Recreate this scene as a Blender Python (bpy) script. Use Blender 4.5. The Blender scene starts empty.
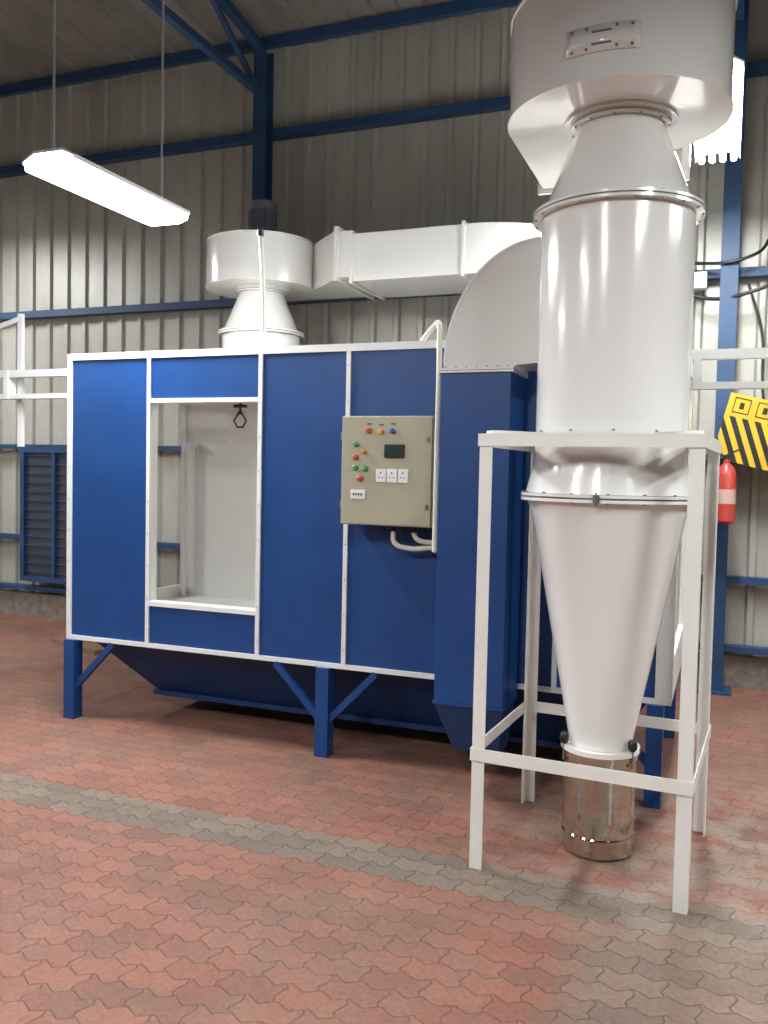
import bpy, bmesh, math, random
from mathutils import Vector, Matrix
random.seed(3)
S = bpy.context.scene
try:
    S.view_settings.view_transform = 'Standard'
except Exception as e:
    print(e)

# ---------------------------------------------------------------- materials
def new_mat(name):
    m = bpy.data.materials.new(name); m.use_nodes = True
    nt = m.node_tree
    return m, nt, nt.nodes['Principled BSDF']

def N(nt, t, **kw):
    n = nt.nodes.new(t)
    for k, v in kw.items(): setattr(n, k, v)
    return n

def math_node(nt, op, a, b=None, c=None):
    n = nt.nodes.new('ShaderNodeMath'); n.operation = op
    for i, v in enumerate((a, b, c)):
        if v is None: continue
        if isinstance(v, (int, float)): n.inputs[i].default_value = v
        else: nt.links.new(v, n.inputs[i])
    return n.outputs[0]

def mixc(nt, fac, a, b, blend='MIX'):
    n = nt.nodes.new('ShaderNodeMix'); n.data_type = 'RGBA'; n.blend_type = blend
    for s, v in ((n.inputs[0], fac), (n.inputs[6], a), (n.inputs[7], b)):
        if isinstance(v, (int, float)): s.default_value = v
        elif isinstance(v, tuple): s.default_value = (*v, 1) if len(v) == 3 else v
        else: nt.links.new(v, s)
    return n.outputs[2]

def paint(name, col, rough=0.35, var=0.08, scale=3.0, metal=0.0, coat=0.0, bump=0.0, bscale=40, stretch=(1,1,1)):
    m, nt, b = new_mat(name)
    tc = N(nt, 'ShaderNodeTexCoord')
    mp = N(nt, 'ShaderNodeMapping'); mp.inputs['Scale'].default_value = stretch
    nt.links.new(tc.outputs['Object'], mp.inputs[0])
    no = N(nt, 'ShaderNodeTexNoise'); no.inputs['Scale'].default_value = scale; no.inputs['Detail'].default_value = 5
    nt.links.new(mp.outputs[0], no.inputs[0])
    dark = tuple(c*(1-var*2) for c in col); lite = tuple(min(1, c*(1+var)) for c in col)
    c = mixc(nt, no.outputs[0], dark, lite)
    nt.links.new(c, b.inputs['Base Color'])
    r = math_node(nt, 'MULTIPLY_ADD', no.outputs[0], rough*0.3, rough*0.85)
    nt.links.new(r, b.inputs['Roughness'])
    b.inputs['Metallic'].default_value = metal
    b.inputs['Coat Weight'].default_value = coat
    b.inputs['Coat Roughness'].default_value = 0.05
    if bump:
        n2 = N(nt, 'ShaderNodeTexNoise'); n2.inputs['Scale'].default_value = bscale
        nt.links.new(mp.outputs[0], n2.inputs[0])
        bp = N(nt, 'ShaderNodeBump'); bp.inputs['Strength'].default_value = bump; bp.inputs['Distance'].default_value = 0.01
        nt.links.new(n2.outputs[0], bp.inputs['Height']); nt.links.new(bp.outputs[0], b.inputs['Normal'])
    return m

WHITE = paint('gloss_white_paint', (0.79, 0.78, 0.745), 0.16, 0.02, 2, coat=0.7, bump=0.14, bscale=5)
TRIM = paint('white_trim_paint', (0.74, 0.75, 0.73), 0.35, 0.05, 5)
STANDW = paint('white_stand_paint', (0.76, 0.74, 0.69), 0.4, 0.06, 6)
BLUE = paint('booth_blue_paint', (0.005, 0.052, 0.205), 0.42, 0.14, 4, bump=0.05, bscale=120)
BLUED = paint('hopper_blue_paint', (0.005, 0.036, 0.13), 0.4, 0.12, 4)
STEELBLUE = paint('structural_blue_paint', (0.016, 0.058, 0.145), 0.55, 0.25, 6)
INNER = paint('booth_inner_white', (0.82, 0.81, 0.76), 0.4, 0.03, 3)
BEIGE = paint('panel_beige_paint', (0.42, 0.40, 0.29), 0.3, 0.04, 8)
BLACK = paint('black_plastic', (0.015, 0.015, 0.015), 0.4, 0.1, 10)
CREAM = paint('cream_pvc', (0.75, 0.73, 0.62), 0.4, 0.04, 10)
INOX = paint('stainless_steel', (0.60, 0.55, 0.49), 0.08, 0.15, 4, metal=1.0, stretch=(1, 1, 10), bump=0.3, bscale=1.6)
BOLT = paint('zinc_bolt', (0.25, 0.24, 0.22), 0.35, 0.1, 20, metal=0.8)
SEAM = paint('gasket_sealant', (0.16, 0.14, 0.12), 0.7, 0.2, 20)
RED = paint('red_paint', (0.42, 0.05, 0.035), 0.35, 0.1, 6)
REDB = paint('red_button', (0.6, 0.04, 0.02), 0.3, 0.02)
GRNB = paint('green_button', (0.02, 0.35, 0.12), 0.3, 0.02)
ORGB = paint('orange_button', (0.8, 0.32, 0.02), 0.3, 0.02)
BLUB = paint('blue_button', (0.03, 0.1, 0.5), 0.3, 0.02)
WPL = paint('white_plastic', (0.8, 0.8, 0.8), 0.35, 0.02)
MOTOR = paint('motor_grey', (0.09, 0.10, 0.13), 0.5, 0.2, 8)
PLINTH = paint('plinth_masonry', (0.24, 0.20, 0.16), 0.9, 0.4, 14, bump=0.4, bscale=30)
PLAST = paint('side_wall_plaster', (0.26, 0.25, 0.23), 0.8, 0.1, 2)
ALU = paint('cable_hanger', (0.5, 0.5, 0.5), 0.4, 0.05, metal=0.3)
WOOD = paint('scrap_wood', (0.22, 0.14, 0.07), 0.8, 0.2, 12)

def sheet_mat(name, c1, c2, rough):
    m, nt, b = new_mat(name)
    tc = N(nt, 'ShaderNodeTexCoord')
    mp = N(nt, 'ShaderNodeMapping'); mp.inputs['Scale'].default_value = (1.3, 1.3, 0.35)
    nt.links.new(tc.outputs['Object'], mp.inputs[0])
    n1 = N(nt, 'ShaderNodeTexNoise'); n1.inputs['Scale'].default_value = 1.6; n1.inputs['Detail'].default_value = 8; n1.inputs['Roughness'].default_value = 0.65
    nt.links.new(mp.outputs[0], n1.inputs[0])
    rp = N(nt, 'ShaderNodeMapRange'); rp.inputs[1].default_value = 0.32; rp.inputs[2].default_value = 0.68
    nt.links.new(n1.outputs[0], rp.inputs[0])
    c = mixc(nt, rp.outputs[0], c1, c2)
    n2 = N(nt, 'ShaderNodeTexNoise'); n2.inputs['Scale'].default_value = 30; n2.inputs['Detail'].default_value = 3
    nt.links.new(tc.outputs['Object'], n2.inputs[0])
    rp2 = N(nt, 'ShaderNodeMapRange'); rp2.inputs[3].default_value = 0.9; rp2.inputs[4].default_value = 1.08
    nt.links.new(n2.outputs[0], rp2.inputs[0])
    cb = N(nt, 'ShaderNodeCombineColor')
    for i in range(3): nt.links.new(rp2.outputs[0], cb.inputs[i])
    c = mixc(nt, 1.0, c, cb.outputs[0], 'MULTIPLY')
    nt.links.new(c, b.inputs['Base Color'])
    b.inputs['Roughness'].default_value = rough; b.inputs['Metallic'].default_value = 0.15
    return m
WALLM = sheet_mat('galvalume_wall_sheet', (0.36, 0.35, 0.30), (0.48, 0.465, 0.405), 0.42)
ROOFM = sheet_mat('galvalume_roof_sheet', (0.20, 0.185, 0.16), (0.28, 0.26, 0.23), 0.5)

def floor_mat():
    m, nt, b = new_mat('interlocking_paver_floor')
    tc = N(nt, 'ShaderNodeTexCoord'); sp = N(nt, 'ShaderNodeSeparateXYZ')
    # slight irregularity of laying
    ni = N(nt, 'ShaderNodeTexNoise'); ni.inputs['Scale'].default_value = 9; nt.links.new(tc.outputs['Object'], ni.inputs[0])
    vm = N(nt, 'ShaderNodeVectorMath'); vm.operation = 'MULTIPLY_ADD'
    vm.inputs[1].default_value = (0.02, 0.02, 0); nt.links.new(ni.outputs['Color'], vm.inputs[0]); nt.links.new(tc.outputs['Object'], vm.inputs[2])
    nt.links.new(vm.outputs[0], sp.inputs[0])
    X, Y = sp.outputs[0], sp.outputs[1]
    px = math_node(nt, 'PINGPONG', X, 0.048); py = math_node(nt, 'PINGPONG', math_node(nt, 'ADD', Y, 0.03), 0.048)
    u = math_node(nt, 'MULTIPLY_ADD', py, 0.40, X); v = math_node(nt, 'MULTIPLY_ADD', px, 0.6, Y)
    cx = N(nt, 'ShaderNodeCombineXYZ'); nt.links.new(u, cx.inputs[0]); nt.links.new(v, cx.inputs[1])
    br = N(nt, 'ShaderNodeTexBrick'); nt.links.new(cx.outputs[0], br.inputs[0])
    br.inputs['Scale'].default_value = 1; br.inputs['Brick Width'].default_value = 0.192; br.inputs['Row Height'].default_value = 0.096
    br.inputs['Mortar Size'].default_value = 0.003; br.inputs['Mortar Smooth'].default_value = 0.6; br.inputs['Bias'].default_value = 0.0
    br.inputs['Color1'].default_value = (0.265, 0.108, 0.074, 1); br.inputs['Color2'].default_value = (0.185, 0.078, 0.055, 1)
    br.inputs['Mortar'].default_value = (0.14, 0.078, 0.06, 1)
    bg = N(nt, 'ShaderNodeTexBrick'); nt.links.new(cx.outputs[0], bg.inputs[0])
    for k in ('Scale', 'Brick Width', 'Row Height', 'Mortar Size', 'Mortar Smooth', 'Bias'):
        bg.inputs[k].default_value = br.inputs[k].default_value
    bg.inputs['Color1'].default_value = (0.195, 0.16, 0.12, 1); bg.inputs['Color2'].default_value = (0.14, 0.115, 0.09, 1)
    bg.inputs['Mortar'].default_value = (0.10, 0.08, 0.065, 1)
    nz = N(nt, 'ShaderNodeTexNoise'); nz.inputs['Scale'].default_value = 5; nz.inputs['Detail'].default_value = 4; nt.links.new(tc.outputs['Object'], nz.inputs[0])
    wob = math_node(nt, 'MULTIPLY_ADD', nz.outputs[0], 0.5, -0.25)
    yy = math_node(nt, 'ADD', v, math_node(nt, 'MULTIPLY', wob, 0.06))
    band = math_node(nt, 'MULTIPLY', math_node(nt, 'GREATER_THAN', yy, 3.08), math_node(nt, 'LESS_THAN', yy, 3.34))
    xx = math_node(nt, 'ADD', u, wob)
    mr = N(nt, 'ShaderNodeMapRange'); mr.inputs[1].default_value = -0.48; mr.inputs[2].default_value = -0.32
    nt.links.new(xx, mr.inputs[0])
    side = math_node(nt, 'MULTIPLY', mr.outputs[0], math_node(nt, 'LESS_THAN', yy, 3.3))
    side = math_node(nt, 'MULTIPLY', side, 0.7)
    msk = math_node(nt, 'MAXIMUM', math_node(nt, 'MULTIPLY', band, 0.9), side)
    n2 = N(nt, 'ShaderNodeTexNoise'); n2.inputs['Scale'].default_value = 1.3; n2.inputs['Detail'].default_value = 10; n2.inputs['Roughness'].default_value = 0.75
    nt.links.new(tc.outputs['Object'], n2.inputs[0])
    r2 = N(nt, 'ShaderNodeMapRange'); r2.inputs[1].default_value = 0.42; r2.inputs[2].default_value = 0.7; r2.inputs[4].default_value = 0.6
    nt.links.new(n2.outputs[0], r2.inputs[0])
    c = mixc(nt, r2.outputs[0], br.outputs[0], (0.25, 0.165, 0.12))
    c = mixc(nt, msk, c, bg.outputs[0])
    n6 = N(nt, 'ShaderNodeTexNoise'); n6.inputs['Scale'].default_value = 2.2; n6.inputs['Detail'].default_value = 9; n6.inputs['Roughness'].default_value = 0.7
    mp6 = N(nt, 'ShaderNodeMapping'); mp6.inputs['Location'].default_value = (4.3, 1.7, 0); nt.links.new(tc.outputs['Object'], mp6.inputs[0]); nt.links.new(mp6.outputs[0], n6.inputs[0])
    r6 = N(nt, 'ShaderNodeMapRange'); r6.inputs[1].default_value = 0.45; r6.inputs[2].default_value = 0.72; r6.inputs[4].default_value = 0.7
    nt.links.new(n6.outputs[0], r6.inputs[0])
    c = mixc(nt, r6.outputs[0], c, (0.125, 0.088, 0.068))
    ds = N(nt, 'ShaderNodeVectorMath'); ds.operation = 'DISTANCE'; ds.inputs[1].default_value = (0.05, 3.9, 0)
    nt.links.new(tc.outputs['Object'], ds.inputs[0])
    r3 = N(nt, 'ShaderNodeMapRange'); r3.inputs[1].default_value = 1.2; r3.inputs[2].default_value = 0.1; r3.inputs[4].default_value = 1.3
    nt.links.new(ds.outputs['Value'], r3.inputs[0])
    n4 = N(nt, 'ShaderNodeTexNoise'); n4.inputs['Scale'].default_value = 6; n4.inputs['Detail'].default_value = 8
    nt.links.new(tc.outputs['Object'], n4.inputs[0])
    r4 = N(nt, 'ShaderNodeMapRange'); r4.inputs[1].default_value = 0.4; r4.inputs[2].default_value = 0.7
    nt.links.new(n4.outputs[0], r4.inputs[0])
    f4 = math_node(nt, 'MINIMUM', math_node(nt, 'MULTIPLY', r3.outputs[0], r4.outputs[0]), 0.7)
    c = mixc(nt, f4, c, (0.25, 0.205, 0.165))
    n5 = N(nt, 'ShaderNodeTexNoise'); n5.inputs['Scale'].default_value = 60; n5.inputs['Detail'].default_value = 4
    nt.links.new(tc.outputs['Object'], n5.inputs[0])
    r5 = N(nt, 'ShaderNodeMapRange'); r5.inputs[3].default_value = 0.6; r5.inputs[4].default_value = 1.35
    nt.links.new(n5.outputs[0], r5.inputs[0])
    cb = N(nt, 'ShaderNodeCombineColor')
    for i in range(3): nt.links.new(r5.outputs[0], cb.inputs[i])
    c = mixc(nt, 1.0, c, cb.outputs[0], 'MULTIPLY')
    nt.links.new(c, b.inputs['Base Color'])
    b.inputs['Roughness'].default_value = 0.72; b.inputs['Specular IOR Level'].default_value = 0.3
    h = math_node(nt, 'SUBTRACT', math_node(nt, 'MULTIPLY', n5.outputs[0], 0.4), br.outputs['Fac'])
    bp = N(nt, 'ShaderNodeBump'); bp.inputs['Strength'].default_value = 0.8; bp.inputs['Distance'].default_value = 0.007
    nt.links.new(h, bp.inputs['Height']); nt.links.new(bp.outputs[0], b.inputs['Normal'])
    return m
FLOORM = floor_mat()

def emis(name, col, st):
    m, nt, b = new_mat(name)
    b.inputs['Base Color'].default_value = (0.9, 0.9, 0.9, 1)
    b.inputs['Emission Color'].default_value = (*col, 1); b.inputs['Emission Strength'].default_value = st
    return m
TUBE = emis('fluorescent_tube_glow', (0.93, 0.96, 1.0), 40)
DIFF = emis('lamp_diffuser_glow', (0.93, 0.96, 1.0), 18)

def hazard():
    m, nt, b = new_mat('hazard_stripes')
    tc = N(nt, 'ShaderNodeTexCoord'); sp = N(nt, 'ShaderNodeSeparateXYZ'); nt.links.new(tc.outputs['Object'], sp.inputs[0])
    d = math_node(nt, 'ADD', math_node(nt, 'MULTIPLY', sp.outputs[0], 1.0), math_node(nt, 'MULTIPLY', sp.outputs[2], 0.6))
    f = math_node(nt, 'GREATER_THAN', math_node(nt, 'FRACT', math_node(nt, 'DIVIDE', d, 0.085)), 0.5)
    c = mixc(nt, f, (0.55, 0.36, 0.02), (0.015, 0.015, 0.015))
    nt.links.new(c, b.inputs['Base Color']); b.inputs['Roughness'].default_value = 0.4
    return m
HAZ = hazard()
YEL = paint('yellow_sign', (0.55, 0.36, 0.02), 0.4, 0.05)

# ---------------------------------------------------------------- geometry helpers
def top(name):
    e = bpy.data.objects.new(name, None); S.collection.objects.link(e); e.empty_display_size = 0.1
    return e

def mk(name, verts, faces, mat, parent=None, smooth=False, bevel=0.0):
    me = bpy.data.meshes.new(name); me.from_pydata([tuple(v) for v in verts], [], faces)
    bm = bmesh.new(); bm.from_mesh(me); bmesh.ops.recalc_face_normals(bm, faces=bm.faces)
    if smooth:
        for f in bm.faces: f.smooth = True
        for e in bm.edges:
            if len(e.link_faces) == 2 and e.calc_face_angle(0) > math.radians(35): e.smooth = False
    bm.to_mesh(me); bm.free()
    o = bpy.data.objects.new(name, me); S.collection.objects.link(o)
    if mat: me.materials.append(mat)
    if parent: o.parent = parent
    if bevel:
        md = o.modifiers.new('bevel', 'BEVEL'); md.width = bevel; md.segments = 2; md.limit_method = 'ANGLE'
    return o

BF = [(0,1,2,3),(4,7,6,5),(0,4,5,1),(1,5,6,2),(2,6,7,3),(3,7,4,0)]
def boxv(x0,x1,y0,y1,z0,z1):
    return [(x0,y0,z0),(x1,y0,z0),(x1,y1,z0),(x0,y1,z0),(x0,y0,z1),(x1,y0,z1),(x1,y1,z1),(x0,y1,z1)]
def box(name,x0,x1,y0,y1,z0,z1,mat,parent=None,bevel=0.0):
    return mk(name, boxv(x0,x1,y0,y1,z0,z1), BF, mat, parent, bevel=bevel)

def multibox(name, lst, mat, parent=None, bevel=0.0):
    V=[];F=[]
    for b in lst:
        n=len(V); V+=boxv(*b); F+=[tuple(i+n for i in f) for f in BF]
    return mk(name,V,F,mat,parent,bevel=bevel)

def beam(name,p0,p1,w,h,mat,parent=None,up=(0,0,1)):
    p0=Vector(p0);p1=Vector(p1);d=(p1-p0).normalized();u=Vector(up)
    if abs(d.dot(u))>0.98:u=Vector((0,1,0))
    s=d.cross(u).normalized();u=s.cross(d).normalized()
    V=[]
    for p in (p0,p1):
        for a,b in ((-1,-1),(1,-1),(1,1),(-1,1)): V.append(p+s*a*w/2+u*b*h/2)
    return mk(name,V,[(0,1,2,3),(4,7,6,5),(0,4,5,1),(1,5,6,2),(2,6,7,3),(3,7,4,0)],mat,parent)

def lathe(name, prof, c, mat, parent=None, seg=72, axis='Z', capped=True):
    V=[];F=[]
    for r,z in prof:
        for i in range(seg):
            a=2*math.pi*i/seg
            if axis=='Z': V.append((c[0]+r*math.cos(a),c[1]+r*math.sin(a),c[2]+z))
            elif axis=='Y': V.append((c[0]+r*math.cos(a),c[1]+z,c[2]+r*math.sin(a)))
            else: V.append((c[0]+z,c[1]+r*math.cos(a),c[2]+r*math.sin(a)))
    for k in range(len(prof)-1):
        for i in range(seg):
            j=(i+1)%seg
            F.append((k*seg+i,k*seg+j,(k+1)*seg+j,(k+1)*seg+i))
    if capped:
        F.append(tuple(range(seg))); n=(len(prof)-1)*seg; F.append(tuple(range(n,n+seg)))
    return mk(name,V,F,mat,parent,smooth=True)

def prism(name, pts, a0, a1, plane, mat, parent=None, smooth=False, bevel=0.0):
    n=len(pts); V=[]
    for a in (a0,a1):
        for p in pts:
            V.append({'XY':(p[0],p[1],a),'XZ':(p[0],a,p[1]),'YZ':(a,p[0],p[1])}[plane])
    F=[tuple(range(n)),tuple(range(n,2*n))]+[(i,(i+1)%n,n+(i+1)%n,n+i) for i in range(n)]
    return mk(name,V,F,mat,parent,smooth=smooth,bevel=bevel)

def tube(name, pts, r, mat, parent=None, smooth=True, cyc=False):
    cu=bpy.data.curves.new(name,'CURVE');cu.dimensions='3D';cu.bevel_depth=r;cu.bevel_resolution=3;cu.use_fill_caps=True
    if smooth:
        s=cu.splines.new('BEZIER');s.bezier_points.add(len(pts)-1)
        for p,q in zip(s.bezier_points,pts): p.co=q;p.handle_left_type='AUTO';p.handle_right_type='AUTO'
    else:
        s=cu.splines.new('POLY');s.points.add(len(pts)-1)
        for p,q in zip(s.points,pts): p.co=(*q,1)
    s.use_cyclic_u=cyc
    cu.materials.append(mat)
    o=bpy.data.objects.new(name,cu);S.collection.objects.link(o)
    if parent:o.parent=parent
    return o

def bolts(name, c, R, z, n, r, h, mat, parent, phase=0):
    V=[];F=[];seg=6
    for k in range(n):
        a=2*math.pi*(k+phase)/n;cx=c[0]+R*math.cos(a);cy=c[1]+R*math.sin(a);b=len(V)
        for zz in (z-h/2,z+h/2):
            for i in range(seg):
                t=2*math.pi*i/seg;V.append((cx+r*math.cos(t),cy+r*math.sin(t),zz))
        F.append(tuple(b+i for i in range(seg)));F.append(tuple(b+seg+i for i in range(seg)))
        for i in range(seg):
            j=(i+1)%seg;F.append((b+i,b+j,b+seg+j,b+seg+i))
    return mk(name,V,F,mat,parent)

# ---------------------------------------------------------------- room shell
XL,XR,YF,YB=-9.0,5.0,-5.0,7.0
RS=0.14; ZE=5.28
def roofz(y): return ZE+(YB-y)*RS
box('floor',XL,XR,YF,YB+0.1,-0.1,0,FLOORM)
def corr_profile(x0,x1,pitch=0.22,dep=0.028):
    out=[];x=x0
    while x<x1:
        for dx,d in ((0,0),(0.145,0),(0.163,dep),(0.198,dep),(0.216,0)):
            out.append((min(x+dx,x1),d))
        x+=pitch
    return out
pr=corr_profile(XL,XR)
V=[];F=[]
for x,d in pr: V+= [(x,YB-d,0.0),(x,YB-d,ZE)]
for i in range(len(pr)-1): F.append((2*i,2*i+2,2*i+3,2*i+1))
w=mk('wall_back',V,F,WALLM); 
md=w.modifiers.new('thick','SOLIDIFY');md.thickness=0.004
V=[];F=[]
for x,d in pr: V+=[(x,YB+0.1,roofz(YB+0.1)-d+0.06),(x,YF,roofz(YF)-d+0.06)]
for i in range(len(pr)-1): F.append((2*i,2*i+2,2*i+3,2*i+1))
rf=mk('ceiling',V,F,ROOFM)
md=rf.modifiers.new('thick','SOLIDIFY');md.thickness=0.004
zt=roofz(YF)
prism('wall_left',[(YF,0),(YB,0),(YB,roofz(YB)),(YF,zt)],XL-0.1,XL,'YZ',PLAST)
prism('wall_right',[(YF,0),(YB,0),(YB,roofz(YB)),(YF,zt)],XR,XR+0.1,'YZ',PLAST)
box('wall_front',XL,XR,YF-0.1,YF,0,zt,PLAST)
box('baseboard_back',XL,XR,6.93,7.0,0,0.24,PLINTH)

g=top('wall_girt_frame')
for i,(z,h) in enumerate(((4.5,0.075),(3.05,0.065),(1.73,0.045),(0.81,0.05),(0.30,0.045))):
    box('girt_%d'%(i+1),XL,XR,6.86,6.955,z-h/2,z+h/2,STEELBLUE,g)
for k,x in enumerate((-7.65,-3.87,-0.03,3.75)):
    f=top('steel_column')
    multibox('column',[(x-0.06,x+0.06,6.72,6.735,0,ZE-0.1),(x-0.06,x+0.06,6.845,6.86,0,ZE-0.1),(x-0.006,x+0.006,6.735,6.845,0,ZE-0.1)],STEELBLUE,f)
    box('base_plate',x-0.12,x+0.12,6.64,6.9,0,0.015,STEELBLUE,f)
    f=top('roof_truss')
    zb=4.80
    beam('bottom_chord',(x,6.72,zb),(x,YF+0.05,zb+0.1),0.06,0.06,STEELBLUE,f)
    beam('top_chord',(x,6.72,roofz(6.72)-0.13),(x,YF+0.05,roofz(YF)-0.13),0.07,0.07,STEELBLUE,f)
    y=6.7;i=0
    while y>YF+1:
        y2=y-0.9
        a=(x,y,zb if i%2==0 else roofz(y)-0.13);b=(x,y2,roofz(y2)-0.13 if i%2==0 else zb)
        beam('web_%d'%i,a,b,0.04,0.04,STEELBLUE,f);y=y2;i+=1
pu=top('roof_purlins')
i=0;y=6.85
while y>YF:
    box('purlin_%d'%i,XL,XR,y-0.03,y+0.03,roofz(y)-0.07,roofz(y)+0.02,STEELBLUE,pu);y-=1.25;i+=1

wn=top('window_1')
x0,x1,z0,z1=-6.6,-5.75,0.38,1.72
multibox('frame',[(x0,x1,6.80,6.855,z0,z0+.05),(x0,x1,6.80,6.855,z1-.05,z1),(x0,x0+.05,6.80,6.855,z0+.05,z1-.05),(x1-.05,x1,6.80,6.855,z0+.05,z1-.05),(x0+.4,x0+.44,6.80,6.855,z0+.05,z1-.05)],STEELBLUE,wn)
multibox('grille',[(x0,x1,6.815,6.83,z0+k*.09,z0+k*.09+.008) for k in range(1,15)],STEELBLUE,wn)
box('pane',x0+.02,x1-.02,6.84,6.85,z0+.02,z1-.02,paint('dark_glass',(0.05,0.06,0.075),0.2,0.1),wn)

# ---------------------------------------------------------------- spray booth
B=top('powder_coating_booth')
L,R_,Y0,Y1,ZB,ZT=-3.74,-0.20,4.25,5.50,0.49,2.22
def fp(n,a,b,c,d): box(n,a,b,Y0,Y0+0.03,c,d,BLUE,B)
WX0,WX1,WZ0,WZ1=-3.15,-2.41,0.75,1.935
fp('front_panel_1',L,WX0,ZB,ZT); fp('front_panel_top',WX0,WX1,WZ1,ZT); fp('front_panel_bottom',WX0,WX1,ZB,WZ0)
fp('front_panel_2',WX1,-1.88,ZB,ZT); fp('front_panel_3',-1.88,-1.30,ZB,ZT); fp('front_panel_4',-1.30,R_,ZB,ZT)
y0,y1=Y0-0.012,Y0+0.002
zl,zh=ZB+.022,ZT-.035
tr=[(L-.004,R_,y0,y1,zh,ZT+.004),(L-.004,R_,y0,y1,ZB-.004,zl),(L-.004,L+.028,y0,y1,zl,zh)]
for x in (WX0,WX1,-1.88,-1.31,-.75): tr.append((x-.012,x+.012,y0,y1,zl,zh))
tr+=[(WX0+.012,WX1-.012,y0,y1,WZ1-.010,WZ1+.014),(WX0+.012,WX1-.012,y0,y1,WZ0-.016,WZ0+.010),(R_-.075,R_,y0,y1,zl,zh)]
multibox('white_trim',tr,TRIM,B)
multibox('window_reveal',[(WX0+.001,WX0+.014,Y0+.003,Y0+.06,WZ0+.012,WZ1-.01),(WX1-.014,WX1-.001,Y0+.003,Y0+.06,WZ0+.012,WZ1-.01),(WX0+.001,WX1-.001,Y0+.003,Y0+.06,WZ0+.001,WZ0+.012),(WX0+.001,WX1-.001,Y0+.003,Y0+.06,WZ1-.01,WZ1-.001)],TRIM,B)
box('inner_front_lining',WX1,R_-.02,Y0+.03,Y0+.04,ZB+.1,ZT-.04,INNER,B)
box('roof_sheet',L,R_,Y0+.03,Y1,ZT-.03,ZT-.001,INNER,B)
box('floor_pan',L+.031,R_-.031,Y0+.03,Y1-.031,ZB+.001,ZB+.12,INNER,B)
box('back_panel',L,R_,Y1-.03,Y1,ZB,ZT-.03,BLUE,B)
box('back_lining',L+.031,R_-.031,Y1-.05,Y1-.03,ZB+.12,ZT-.031,INNER,B)
for nm,xx,s in (('left_end',L,.06),('right_end',R_-.03,.12)):
    multibox(nm,[(xx,xx+.03,Y0+.03,Y0+.12,ZB,ZT-.03),(xx,xx+.03,Y1-s,Y1-.031,ZB,ZT-.03),(xx,xx+.03,Y0+.12,Y1-s,ZB,ZB+.2),(xx,xx+.03,Y0+.12,Y1-s,ZT-.10,ZT-.03)],INNER,B)
multibox('guide_frame',[(-3.68,-3.65,5.34,5.37,ZB+.12,1.70),(-3.62,-3.60,5.42,5.44,ZB+.12,1.70),(-3.68,-3.60,5.34,5.44,1.70,1.73)],TRIM,B)
V=[];F=[]
for x in (L+.013,WX0,WX1,-1.88):
    for k in range(9):
        z=ZB+.1+k*.19;n=len(V)
        V+=boxv(x-.0025,x+.0025,y0-.003,y0,z-.0025,z+.0025);F+=[tuple(i+n for i in f) for f in BF]
mk('trim_screws',V,F,BOLT,B)
for i,x in enumerate((-3.70,-1.99,-0.27)):
    for j,y in enumerate((Y0,Y1-.06)):
        box('leg_%d%d'%(i,j),x-.038,x+.038,y-.04,y+.04,0,ZB-.004,BLUE,B)
    y=Y0
    if i<2: beam('brace_r%d'%i,(x,y,.17),(x+.30,y,ZB-.01),.035,.035,BLUE,B)
    if i>0: beam('brace_l%d'%i,(x,y,.17),(x-.30,y,ZB-.01),.035,.035,BLUE,B)
def frustum(name,bt,bb,zt_,zb_,mat,parent):
    V=[(bt[0],bt[2],zt_),(bt[1],bt[2],zt_),(bt[1],bt[3],zt_),(bt[0],bt[3],zt_),(bb[0],bb[2],zb_),(bb[1],bb[2],zb_),(bb[1],bb[3],zb_),(bb[0],bb[3],zb_)]
    return mk(name,V,BF,mat,parent)
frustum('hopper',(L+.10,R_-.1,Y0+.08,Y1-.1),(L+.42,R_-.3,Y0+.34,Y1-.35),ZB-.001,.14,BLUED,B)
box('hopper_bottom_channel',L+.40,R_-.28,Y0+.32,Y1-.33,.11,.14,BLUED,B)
for k,xx in enumerate((-2.6,-1.2)):  # unseen fill lights, added to brighten the booth interior
    box('booth_added_fill_body_%d'%k,xx-.35,xx+.35,4.42,4.52,ZT-.08,ZT-.032,WPL,B)
    box('booth_added_fill_tube_%d'%k,xx-.33,xx+.33,4.45,4.49,ZT-.095,ZT-.081,emis('booth_added_fill_glow_%d'%k,(1,.98,.93),18),B)

# suction duct + taper
D=top('suction_duct')
dx0,dx1,dy0,dy1=-1.265,-0.93,3.93,4.235
box('duct_body',dx0,dx1,dy0,dy1,.46,2.02,BLUE,D,bevel=.004)
box('duct_flange_top',dx0-.012,dx1+.012,dy0-.012,dy1,2.02,2.03,WHITE,D)
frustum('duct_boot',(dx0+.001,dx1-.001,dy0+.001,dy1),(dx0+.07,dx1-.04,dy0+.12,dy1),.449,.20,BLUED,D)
box('boot_flange',dx0-.006,dx1+.006,dy0-.006,dy1,.45,.462,BLUE,D)
cx,cz=-0.80,2.06; ra,rb=0.455,0.56
pts=[]
for k in range(33):
    a=math.pi/2+ (math.pi/2)*(1-k/32.0)
    pts.append((cx+ra*math.cos(a),cz+rb*math.sin(a)))
arc=list(pts)
pts=[(arc[0][0],2.032)]+pts+[(-0.52,cz+rb),(-0.52,cz+.02),(dx1+.02,cz-.01),(dx1+.005,2.032)]
E=top('duct_elbow')
prism('elbow_body',pts,dy0,dy1-.03,'XZ',WHITE,E,smooth=True)
edge=arc+[(-.52,cz+rb)]
ins=[(cx+(ra-.012)*math.cos(math.pi/2+(math.pi/2)*(1-k/32.0)),cz+(rb-.012)*math.sin(math.pi/2+(math.pi/2)*(1-k/32.0))) for k in range(33)]+[(-.52,cz+rb-.012)]
V=[];F=[]
for a,b in zip(edge,ins): V+=[(a[0],dy0-.003,a[1]),(b[0],dy0-.003,b[1])]
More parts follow.
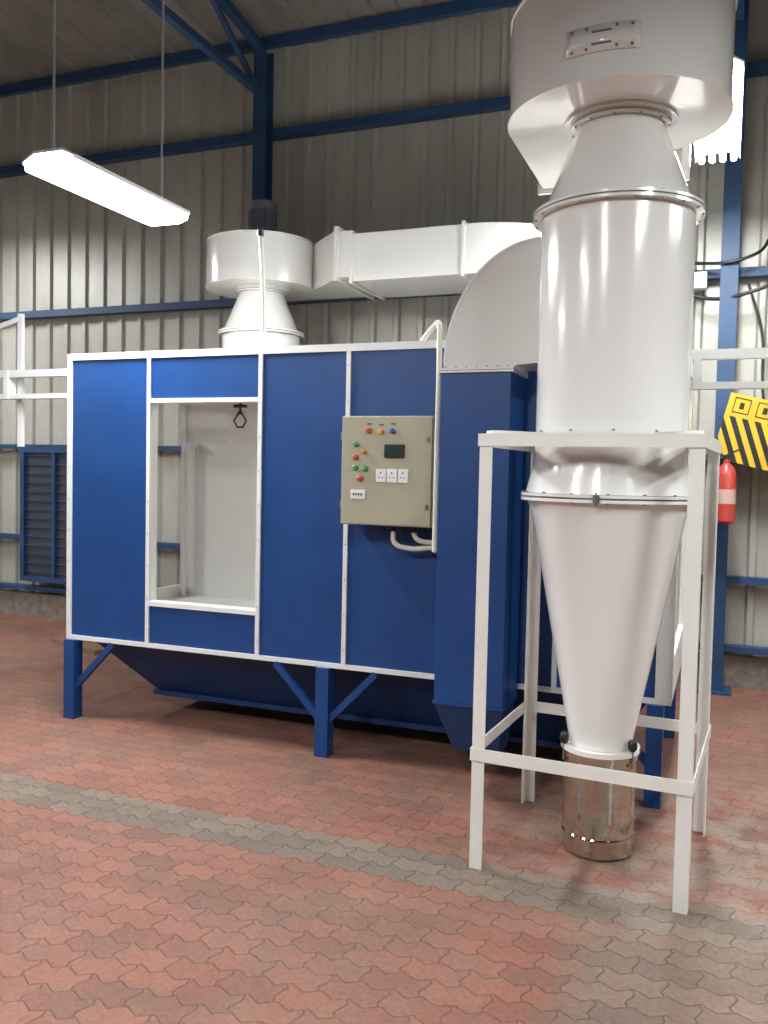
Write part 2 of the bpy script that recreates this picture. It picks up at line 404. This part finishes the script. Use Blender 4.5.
for k in range(33):F.append((2*k,2*k+2,2*k+3,2*k+1))
s=mk('elbow_seam',V,F,TRIM,E);md=s.modifiers.new('t','SOLIDIFY');md.thickness=.004
multibox('elbow_flange',[(dx0-.012,dx1+.012,dy0-.012,dy1,2.032,2.043)],WHITE,E)
multibox('elbow_bolts',[(dx0+.02+k*.05,dx0+.025+k*.05,dy0-.009,dy0-.003,2.043,2.05) for k in range(7)],BOLT,E)

# ---------------------------------------------------------------- cyclones
def spin(obj,px,py,ang):
    obj.rotation_euler=(0,0,ang)
    ca,sa=math.cos(ang),math.sin(ang)
    obj.location=(px-(px*ca-py*sa),py-(px*sa+py*ca),0)
def cyclone(cx,cy,rot,sx0,sx1,sy0,sy1,srot=0,FZ0=2.955,FZ1=3.285):
    C=top('cyclone_separator'); c=(cx,cy,0)
    nz=FZ0-.03
    lathe('cone',[(.330,1.449),(.305,1.39),(.13,.47),(.13,.446)],c,WHITE,C)
    lathe('lower_skirt',[(.302,1.699),(.306,1.60),(.322,1.54),(.336,1.481)],c,WHITE,C)
    lathe('cone_flange',[(.32,1.450),(.355,1.450),(.355,1.462),(.32,1.462)],c,WHITE,C)
    lathe('cone_gasket',[(.32,1.463),(.352,1.463),(.352,1.468),(.32,1.468)],c,SEAM,C)
    lathe('cone_flange_upper',[(.32,1.469),(.355,1.469),(.355,1.480),(.32,1.480)],c,WHITE,C)
    lathe('barrel',[(.302,1.723),(.302,2.583)],c,WHITE,C)
    lathe('barrel_flange',[(.30,1.70),(.325,1.70),(.325,1.722),(.30,1.722)],c,WHITE,C)
    lathe('top_flange',[(.30,2.584),(.336,2.584),(.336,2.595),(.30,2.595)],c,WHITE,C)
    lathe('top_gasket',[(.30,2.595),(.333,2.595),(.333,2.601),(.30,2.601)],c,SEAM,C)
    lathe('top_flange_upper',[(.30,2.601),(.336,2.601),(.336,2.612),(.30,2.612)],c,WHITE,C)
    lathe('outlet_cone',[(.298,2.613),(.172,nz-.013)],c,WHITE,C)
    lathe('neck_flange',[(.17,nz-.012),(.197,nz-.012),(.197,nz-.002),(.17,nz-.002)],c,WHITE,C)
    lathe('neck_gasket',[(.17,nz-.002),(.195,nz-.002),(.195,nz+.002),(.17,nz+.002)],c,SEAM,C)
    lathe('neck_flange_upper',[(.17,nz+.002),(.197,nz+.002),(.197,nz+.013),(.17,nz+.013)],c,WHITE,C)
    bolts('flange_bolts',c,.346,1.466,16,.006,.04,BOLT,C,.3)
    bolts('barrel_bolts',c,.316,1.711,12,.006,.035,BOLT,C,.3)
    bolts('top_bolts',c,.327,2.598,20,.006,.036,BOLT,C)
    bolts('neck_bolts',c,.188,nz,12,.005,.033,BOLT,C)
    multibox('flange_clamp',[(cx-.012,cx+.012,cy-.365,cy-.352,1.450,1.482),(cx-.004,cx+.004,cy-.370,cy-.362,1.44,1.492)],BOLT,C)
    def T2(x,y):
        ca,sa=math.cos(rot),math.sin(rot);return (cx+x*ca-y*sa,cy+x*sa+y*ca)
    out=[]
    n=64
    RR=lambda a:.445-.045*((a-math.pi)/math.radians(285))
    for k in range(n+1):
        a=math.pi+ (math.radians(285))*k/n
        out.append((RR(a)*math.cos(a),RR(a)*math.sin(a)))
    out+=[(.20,.72),(-.445,.72)]
    prism('fan_housing',[T2(*p) for p in out],FZ0,FZ1,'XY',WHITE,C,smooth=True)
    for zz,nm in ((FZ0-.011,'fan_rim_bottom'),(FZ1+.001,'fan_rim_top')):
        prism(nm,[T2(x*1.015,y*1.012) for x,y in out[:-2]]+[T2(.203,.719),T2(-.4515,.719)],zz,zz+.01,'XY',WHITE,C,smooth=True)
    of=[(-.48,.72),(.235,.72),(.235,.75),(-.48,.75)]
    prism('outlet_flange',[T2(*p) for p in of],FZ0-.03,FZ1+.03,'XY',WHITE,C)
    if rot!=0:
        of=[(-.445,.75),(.20,.75),(.20,.83),(-.445,.83)]
        prism('outlet_spigot',[T2(*p) for p in of],FZ0,FZ1,'XY',WHITE,C)
    lathe('fan_inlet_ring',[(.22,FZ0-.022),(.22,FZ0-.012)],c,WHITE,C)
    lathe('motor_base',[(.17,FZ1+.011),(.17,FZ1+.04)],c,WHITE,C)
    m0=FZ1+.04
    lathe('motor_body',[(.09,m0),(.105,m0+.02),(.105,m0+.23),(.08,m0+.26)],c,MOTOR,C,seg=32)
    multibox('motor_fins',[(cx+.10*math.cos(a)-.006,cx+.10*math.cos(a)+.006,cy+.1*math.sin(a)-.012,cy+.1*math.sin(a)+.012,m0+.03,m0+.22) for a in [2*math.pi*k/16 for k in range(16)]],MOTOR,C)
    lathe('motor_cowl',[(.108,m0+.22),(.108,m0+.28),(.08,m0+.30)],c,MOTOR,C,seg=32)
    if rot==0:
        V=[];F=[]
        for k in range(13):
            a=math.radians(250+ k*2.9);r=RR(a)+.004
            V+=[(cx+r*math.cos(a),cy+r*math.sin(a),3.065),(cx+r*math.cos(a),cy+r*math.sin(a),3.16)]
        for k in range(12):F.append((2*k,2*k+2,2*k+3,2*k+1))
        pl=mk('inspection_plate',V,F,WHITE,C,smooth=True);md=pl.modifiers.new('t','SOLIDIFY');md.thickness=.003
        for k,dg in enumerate((253,260,274,281)):
            a=math.radians(dg);r=RR(a)+.008
            lathe('plate_bolt_%d'%k,[(.005,-.005),(.005,.005)],(cx+r*math.cos(a),cy+r*math.sin(a),3.078),BOLT,C,seg=8,axis='Y')
            lathe('plate_bolt_u%d'%k,[(.005,-.005),(.005,.005)],(cx+r*math.cos(a),cy+r*math.sin(a),3.148),BOLT,C,seg=8,axis='Y')
        for j,zz in enumerate((3.092,3.135)):
            a=math.radians(267);r=RR(a)+.008
            box('slot_%d'%j,cx+r*math.cos(a)-.035,cx+r*math.cos(a)+.035,cy+r*math.sin(a)-.003,cy+r*math.sin(a)+.01,zz-.003,zz+.003,BOLT,C)
    lathe('cone_bottom_ring',[(.13,.425),(.160,.425),(.160,.445),(.13,.445)],c,WHITE,C)
    for k in range(3):
        a=math.radians(-150+k*120)
        tx,ty=cx+.157*math.cos(a),cy+.157*math.sin(a)
        lathe('clamp_screw_%d'%k,[(.006,.38),(.006,.47)],(tx,ty,0),BOLT,C,seg=10)
        lathe('clamp_knob_%d'%k,[(.012,.45),(.019,.46),(.019,.485),(.012,.495)],(tx,ty,0),BLACK,C,seg=16)
    K=top('powder_collection_bucket')
    lathe('bucket_body',[(.132,.0),(.146,.012),(.146,.40),(.154,.40),(.154,.424),(.14,.424)],c,INOX,K)
    lathe('bucket_band',[(.146,.08),(.149,.085),(.146,.09)],c,INOX,K,capped=False)
    A=top('cyclone_stand');w=.05;t=.006;h=1.70
    L4=[(sx0,sy0,1,1),(sx1,sy0,-1,1),(sx0,sy1,1,-1),(sx1,sy1,-1,-1)]
    for i,(x,y,a,b) in enumerate(L4):
        xa,xb=sorted((x,x+a*w));ya,yb=sorted((y,y+b*t));xc,xd=sorted((x,x+a*t));yc,yd=sorted((y+b*t,y+b*w))
        multibox('leg_%d'%(i+1),[(xa,xb,ya,yb,0,h-.002),(xc,xd,yc,yd,0,h-.002)],STANDW,A)
    e=.0005
    def ring(nm,z0,z1):
        multibox(nm,[(sx0-t,sx1+t,sy0-t,sy0-e,z0,z1),(sx0-t,sx1+t,sy1+e,sy1+t,z0,z1),(sx0-t,sx0-e,sy0,sy1,z0,z1),(sx1+e,sx1+t,sy0,sy1,z0,z1)],STANDW,A)
    ring('top_frame',h-.042,h)
    multibox('top_frame_flange',[(sx0-t,sx1+t,sy0-t,sy0+w,h+e,h+t),(sx0-t,sx1+t,sy1-w,sy1+t,h+e,h+t),(sx0-t,sx0+w,sy0+w,sy1-w,h+e,h+t),(sx1-w,sx1+t,sy0+w,sy1-w,h+e,h+t)],STANDW,A)
    ring('lower_frame',.43,.48)
    ax=(sx0+sx1)/2;ay=(sy0+sy1)/2
    for k,(dx,dy) in enumerate(((1,1),(-1,1),(1,-1),(-1,-1))):
        beam('lug_%d'%k,(cx+dx*.22,cy+dy*.22,1.713),((sx1 if dx>0 else sx0)-dx*.03,(sy1 if dy>0 else sy0)-dy*.03,1.713),.06,.012,STANDW,A)
    if srot: spin(A,ax,ay,srot)
    return C
cyclone(-0.447,3.66,0,-0.866,-0.050,3.24,4.04,math.radians(-3.2),FZ0=2.985,FZ1=3.37)
cyclone(-3.42,6.02,-math.pi/2,-3.84,-3.02,5.62,6.42)

# exhaust duct from the rear fan
X=top('exhaust_duct')
ya,yb=5.83,6.46
za,zb_=2.925,3.265
box('duct_section',-2.585,-1.72,ya,yb,za,zb_,WHITE,X,bevel=.004)
for i,x in enumerate((-2.587,-1.75)):
    box('flange_%d'%i,x,x+.02,ya-.018,yb+.018,za-.018,zb_+.018,WHITE,X)
el=[]
for k in range(17):
    a=-math.pi/2+ (math.pi/2)*k/16
    el.append((-1.719+.74*math.cos(a),6.57+.74*math.sin(a)))
prism('bend',[(-1.719,6.57)]+el,za,zb_,'XY',WHITE,X,smooth=True)
box('wall_stub',-1.70,-0.98,6.571,6.85,za,zb_,WHITE,X)

# ---------------------------------------------------------------- control panel
P=top('control_panel')
px0,px1,pz0,pz1,pyf=-1.825,-1.335,1.28,1.83,4.04
box('enclosure',px0,px1,pyf+.016,Y0-.014,pz0,pz1,BEIGE,P,bevel=.006)
box('door',px0+.004,px1-.004,pyf,pyf+.014,pz0+.004,pz1-.004,BEIGE,P,bevel=.004)
def pp(px,py): return px0+(px-341)/92*.49, pz0+(526-py)/109*.555
def button(n,px,py,m):
    x,z=pp(px,py)
    lathe('bezel_'+n,[(.014,-.004),(.014,0)],(x,pyf,z),BOLT,P,seg=20,axis='Y')
    lathe('button_'+n,[(.008,-.022),(.012,-.018),(.012,-.0041)],(x,pyf,z),m,P,seg=20,axis='Y')
for i,(a,b,m) in enumerate(((370,433,REDB),(382,434,ORGB),(394,433,BLUB),(357,446,GRNB),(365,453,ORGB),(357,459,REDB),(357,469,GRNB),(367,470,GRNB),(362,480,REDB))):
    button(str(i),a,b,m)
    x,z=pp(a,b-7)
    if i<3: box('tag_%d'%i,x-.012,x+.012,pyf-.002,pyf,z-.003,z+.003,BLACK,P)
x,z=pp(386,459);x2,z2=pp(406,446); box('display_bezel',x,x2,pyf-.012,pyf,z,z2,BLACK,P,bevel=.003)
box('display',x+.015,x2-.015,pyf-.014,pyf-.0125,z+.014,z2-.014,paint('display_green',(.03,.06,.05),.1),P)
for k in range(3):
    x,z=pp(378+k*11,483);x2,z2=pp(388+k*11,470)
    box('socket_%d'%k,x,x2,pyf-.010,pyf,z,z2,WPL,P,bevel=.002)
    xm=(x+x2)/2;zm=(z+z2)/2
    multibox('socket_holes_%d'%k,[(xm-.003,xm+.003,pyf-.012,pyf-.009,zm+.010,zm+.018),(xm-.012,xm-.007,pyf-.012,pyf-.009,zm-.012,zm-.006),(xm+.007,xm+.012,pyf-.012,pyf-.009,zm-.012,zm-.006)],BLACK,P)
x,z=pp(352,500);x2,z2=pp(367,491);box('label_plate',x,x2,pyf-.006,pyf,z,z2,WPL,P,bevel=.002)
xm=(x+x2)/2;zm=(z+z2)/2
multibox('label_marks',[(xm-.025+k*.014,xm-.018+k*.014,pyf-.008,pyf-.005,zm-.006,zm+.006) for k in range(4)],BLACK,P)
multibox('door_locks',[(px1-.03,px1-.018,pyf-.010,pyf,1.70,1.725),(px1-.03,px1-.018,pyf-.010,pyf,1.37,1.395)],BOLT,P)
multibox('enclosure_hinges',[(px0-.006,px0+.002,pyf+.005,pyf+.03,1.36,1.40),(px0-.006,px0+.002,pyf+.005,pyf+.03,1.71,1.75)],BOLT,P)
for k in range(5): lathe('gland_%d'%k,[(.014,-.03),(.014,0)],(px0+.2+k*.055,4.14,pz0),BLACK,P,seg=14)
cd=top('electrical_conduit')
tube('flex_1',[(-1.57,4.14,1.25),(-1.56,4.14,1.19),(-1.49,4.16,1.165),(-1.40,4.17,1.17),(-1.315,4.19,1.18)],.013,CREAM,cd)
tube('flex_2',[(-1.46,4.14,1.25),(-1.44,4.14,1.215),(-1.38,4.16,1.20),(-1.315,4.17,1.20)],.013,CREAM,cd)
tube('riser',[(-1.297,3.99,1.17),(-1.297,3.99,1.60),(-1.297,3.99,2.17),(-1.32,4.05,2.265),(-1.40,4.2,2.285),(-1.50,4.32,2.237)],.014,CREAM,cd)
tube('riser_foot',[(-1.315,4.185,1.18),(-1.30,4.08,1.165),(-1.297,3.99,1.18)],.014,CREAM,cd)
rp=top('conduit_riser')
tube('pipe',[(-2.44,4.32,2.235),(-2.45,4.32,2.6),(-2.47,4.32,2.86)],.014,CREAM,rp)
box('pipe_foot',-2.49,-2.39,4.28,4.36,2.221,2.24,WPL,rp)
lathe('pipe_cap',[(.02,2.85),(.02,2.885)],(-2.47,4.32,0),BLACK,rp,seg=16)

# ---------------------------------------------------------------- conveyor
Cn=top('overhead_conveyor_rail')
for sx,ex in ((XL+.6,L-.03),(R_+.01,4.2)):
    multibox('rails_%s'%('l' if sx<-4 else 'r'),[(sx,ex,4.87,4.93,2.175,2.225),(sx,ex,4.87,4.93,2.02,2.055)],TRIM,Cn)
for i,x in enumerate((-7.5,-6.2,-4.85,L-.09,-0.16,1.5,3.5)):
    box('tie_%d'%i,x-.02,x+.02,4.86,4.94,2.019,2.226,TRIM,Cn)
for i,x in enumerate((-7.5,-6.2,1.5,3.5)):
    box('post_%d'%i,x-.03,x+.03,4.859,4.941,0,2.018,TRIM,Cn)
box('hanger_post',-4.82,-4.78,4.941,4.97,1.68,2.64,TRIM,Cn)
beam('hanger_strut',(-4.80,4.95,2.6),(-5.6,4.95,2.40),.035,.035,TRIM,Cn)
box('rail_inside',L+.035,R_-.04,4.87,4.93,2.06,2.10,ALU,Cn)
hk=top('conveyor_hook')
tube('rod',[(-2.93,4.9,2.06),(-2.93,4.9,1.90)],.007,BLACK,hk,smooth=False)
tube('loop',[(-2.93,4.9,1.93),(-2.975,4.9,1.86),(-2.95,4.9,1.82),(-2.91,4.9,1.82),(-2.885,4.9,1.86),(-2.93,4.9,1.93)],.006,BLACK,hk,smooth=False)
box('trolley',-2.97,-2.89,4.88,4.92,1.945,1.965,BLACK,hk)

# ---------------------------------------------------------------- luminaires
def lamp(x,y0,y1,z,power,wid=.26,n=4,diff=False):
    A=top('hanging_fluorescent_light')
    w=wid/2
    prism('reflector',[(x-w*.55,z+.06),(x+w*.55,z+.06),(x+w*.6,z+.055),(x+w,z+.02),(x+w,z),(x+w-.006,z),(x+w-.006,z+.012),(x+w*.55,z+.045),(x-w*.55,z+.045),(x-w+.006,z+.012),(x-w+.006,z),(x-w,z),(x-w,z+.02),(x-w*.6,z+.055)],y0,y1,'XZ',WPL,A)
    if diff:
        prism('diffuser',[(x-w*.97,z+.010),(x-w*.93,z-.03),(x-w*.6,z-.05),(x+w*.6,z-.05),(x+w*.93,z-.03),(x+w*.97,z+.010)],y0+.01,y1-.01,'XZ',DIFF,A)
    else:
        for k in range(n):
            xx=x+(k-(n-1)/2)*wid/n*.95
            lathe('tube_%d'%k,[(.010,y0+.02),(.018,y0+.04),(.018,y1-.03),(.010,y1-.01)],(xx,0,z-.004),TUBE,A,seg=14,axis='Y')
    for k,yy in enumerate((y0+.04,y1-.06)):
        tube('hanger_%d'%k,[(x,yy,z+.055),(x,yy,roofz(yy)-.0)],.007,ALU,A,smooth=False)
    ld=bpy.data.lights.new('lamp_light','AREA');ld.shape='RECTANGLE';ld.size=wid*.9;ld.size_y=(y1-y0)*.95;ld.energy=power;ld.color=(.96,.985,1.0)
    lo=bpy.data.objects.new('lamp_light',ld);S.collection.objects.link(lo);lo.location=(x,(y0+y1)/2,z-(.053 if diff else .024));lo.parent=A
K=1.5
lamp(-3.22,3.50,4.50,3.07,75*K,wid=.33,diff=True)
lamp(-0.12,4.55,5.85,3.52,75*K)
lamp(-3.2,-.6,.65,3.3,55*K)
lamp(-1.1,-.9,.35,3.4,55*K)
lamp(1.6,.6,1.85,3.4,50*K)
lamp(2.6,3.4,4.6,3.4,50*K)
lamp(-6.9,1.4,2.6,3.3,60*K)
lamp(-7.4,4.6,5.8,3.9,65*K)

# ---------------------------------------------------------------- right side things
Ex=top('fire_extinguisher')
ex,ey=.0,6.50
lathe('cylinder',[(.05,1.24),(.068,1.26),(.068,1.58),(.05,1.63),(.022,1.66),(.022,1.69)],(ex,ey,0),RED,Ex,seg=32)
lathe('label',[(.0695,1.38),(.0695,1.48)],(ex,ey,0),paint('faded_label',(.55,.35,.3),.5),Ex,seg=32,capped=False)
box('valve',ex-.025,ex+.025,ey-.02,ey+.02,1.685,1.72,BLACK,Ex)
beam('handle',(ex,ey,1.72),(ex+.09,ey,1.76),.02,.012,BLACK,Ex)
tube('hose',[(ex-.02,ey,1.70),(ex-.085,ey,1.66),(ex-.09,ey-.02,1.5),(ex-.075,ey-.03,1.35)],.01,BLACK,Ex)
box('bracket',ex-.04,ex+.04,ey+.06,6.718,1.5,1.54,BLACK,Ex)
Hs=top('hazard_warning_sign')
def sg(n,a,b,c,d,m,yy):
    return box(n,a,b,yy,yy+.01,c,d,m,Hs)
sg('board_stripes',-.28,.55,-.25,.06,HAZ,0); sg('board_top',-.28,.55,.06,.22,YEL,0)
for k in range(5):
    a=-.24+k*.155
    multibox('pictogram_%d'%k,[(a,a+.11,-.003,0,.09,.096),(a,a+.11,-.003,0,.19,.196),(a,a+.006,-.003,0,.096,.19),(a+.104,a+.11,-.003,0,.096,.19),(a+.04,a+.07,-.003,0,.12,.165)],BLACK,Hs)
Hs.location=(.23,6.60,1.88);Hs.rotation_euler=(0,math.radians(14),0)
Cb=top('wall_cable_run')
tube('cable_1',[(-.45,6.8,3.0),(-.2,6.78,2.86),(0.2,6.70,2.90),(.45,6.78,3.05),(.9,6.78,3.25)],.014,BLACK,Cb)
tube('cable_2',[(-.4,6.8,3.12),(0.1,6.70,3.12),(.22,6.8,3.25),(.25,6.8,3.5),(.45,6.8,3.58),(1.0,6.8,3.58)],.012,BLACK,Cb)
box('junction_box',-.36,-.18,6.76,6.86,2.93,3.05,WPL,Cb,bevel=.01)
tube('cable_3',[(.1,6.8,2.95),(.2,6.8,2.6),(.22,6.8,2.2),(.25,6.8,2.0)],.01,BLACK,Cb)
wd=top('wooden_offcut')
beam('plank',(-5.45,6.02,.02),(-4.75,5.75,.02),.07,.04,WOOD,wd)

# ---------------------------------------------------------------- world & camera
W=bpy.data.worlds.new('hall_ambient');S.world=W;W.use_nodes=True
W.node_tree.nodes['Background'].inputs[0].default_value=(.9,.95,1,1);W.node_tree.nodes['Background'].inputs[1].default_value=.3
cam=bpy.data.cameras.new('camera');co=bpy.data.objects.new('camera',cam);S.collection.objects.link(co)
cam.sensor_fit='VERTICAL';cam.sensor_height=36;cam.lens=870/1024*36;cam.clip_end=100
Mx=Matrix.Translation((0,0,1.55))@Matrix.Rotation(math.radians(21.4),4,'Z')@Matrix.Rotation(math.radians(90-2.63),4,'X')@Matrix.Rotation(.021,4,'Z')
co.matrix_world=Mx
S.camera=co
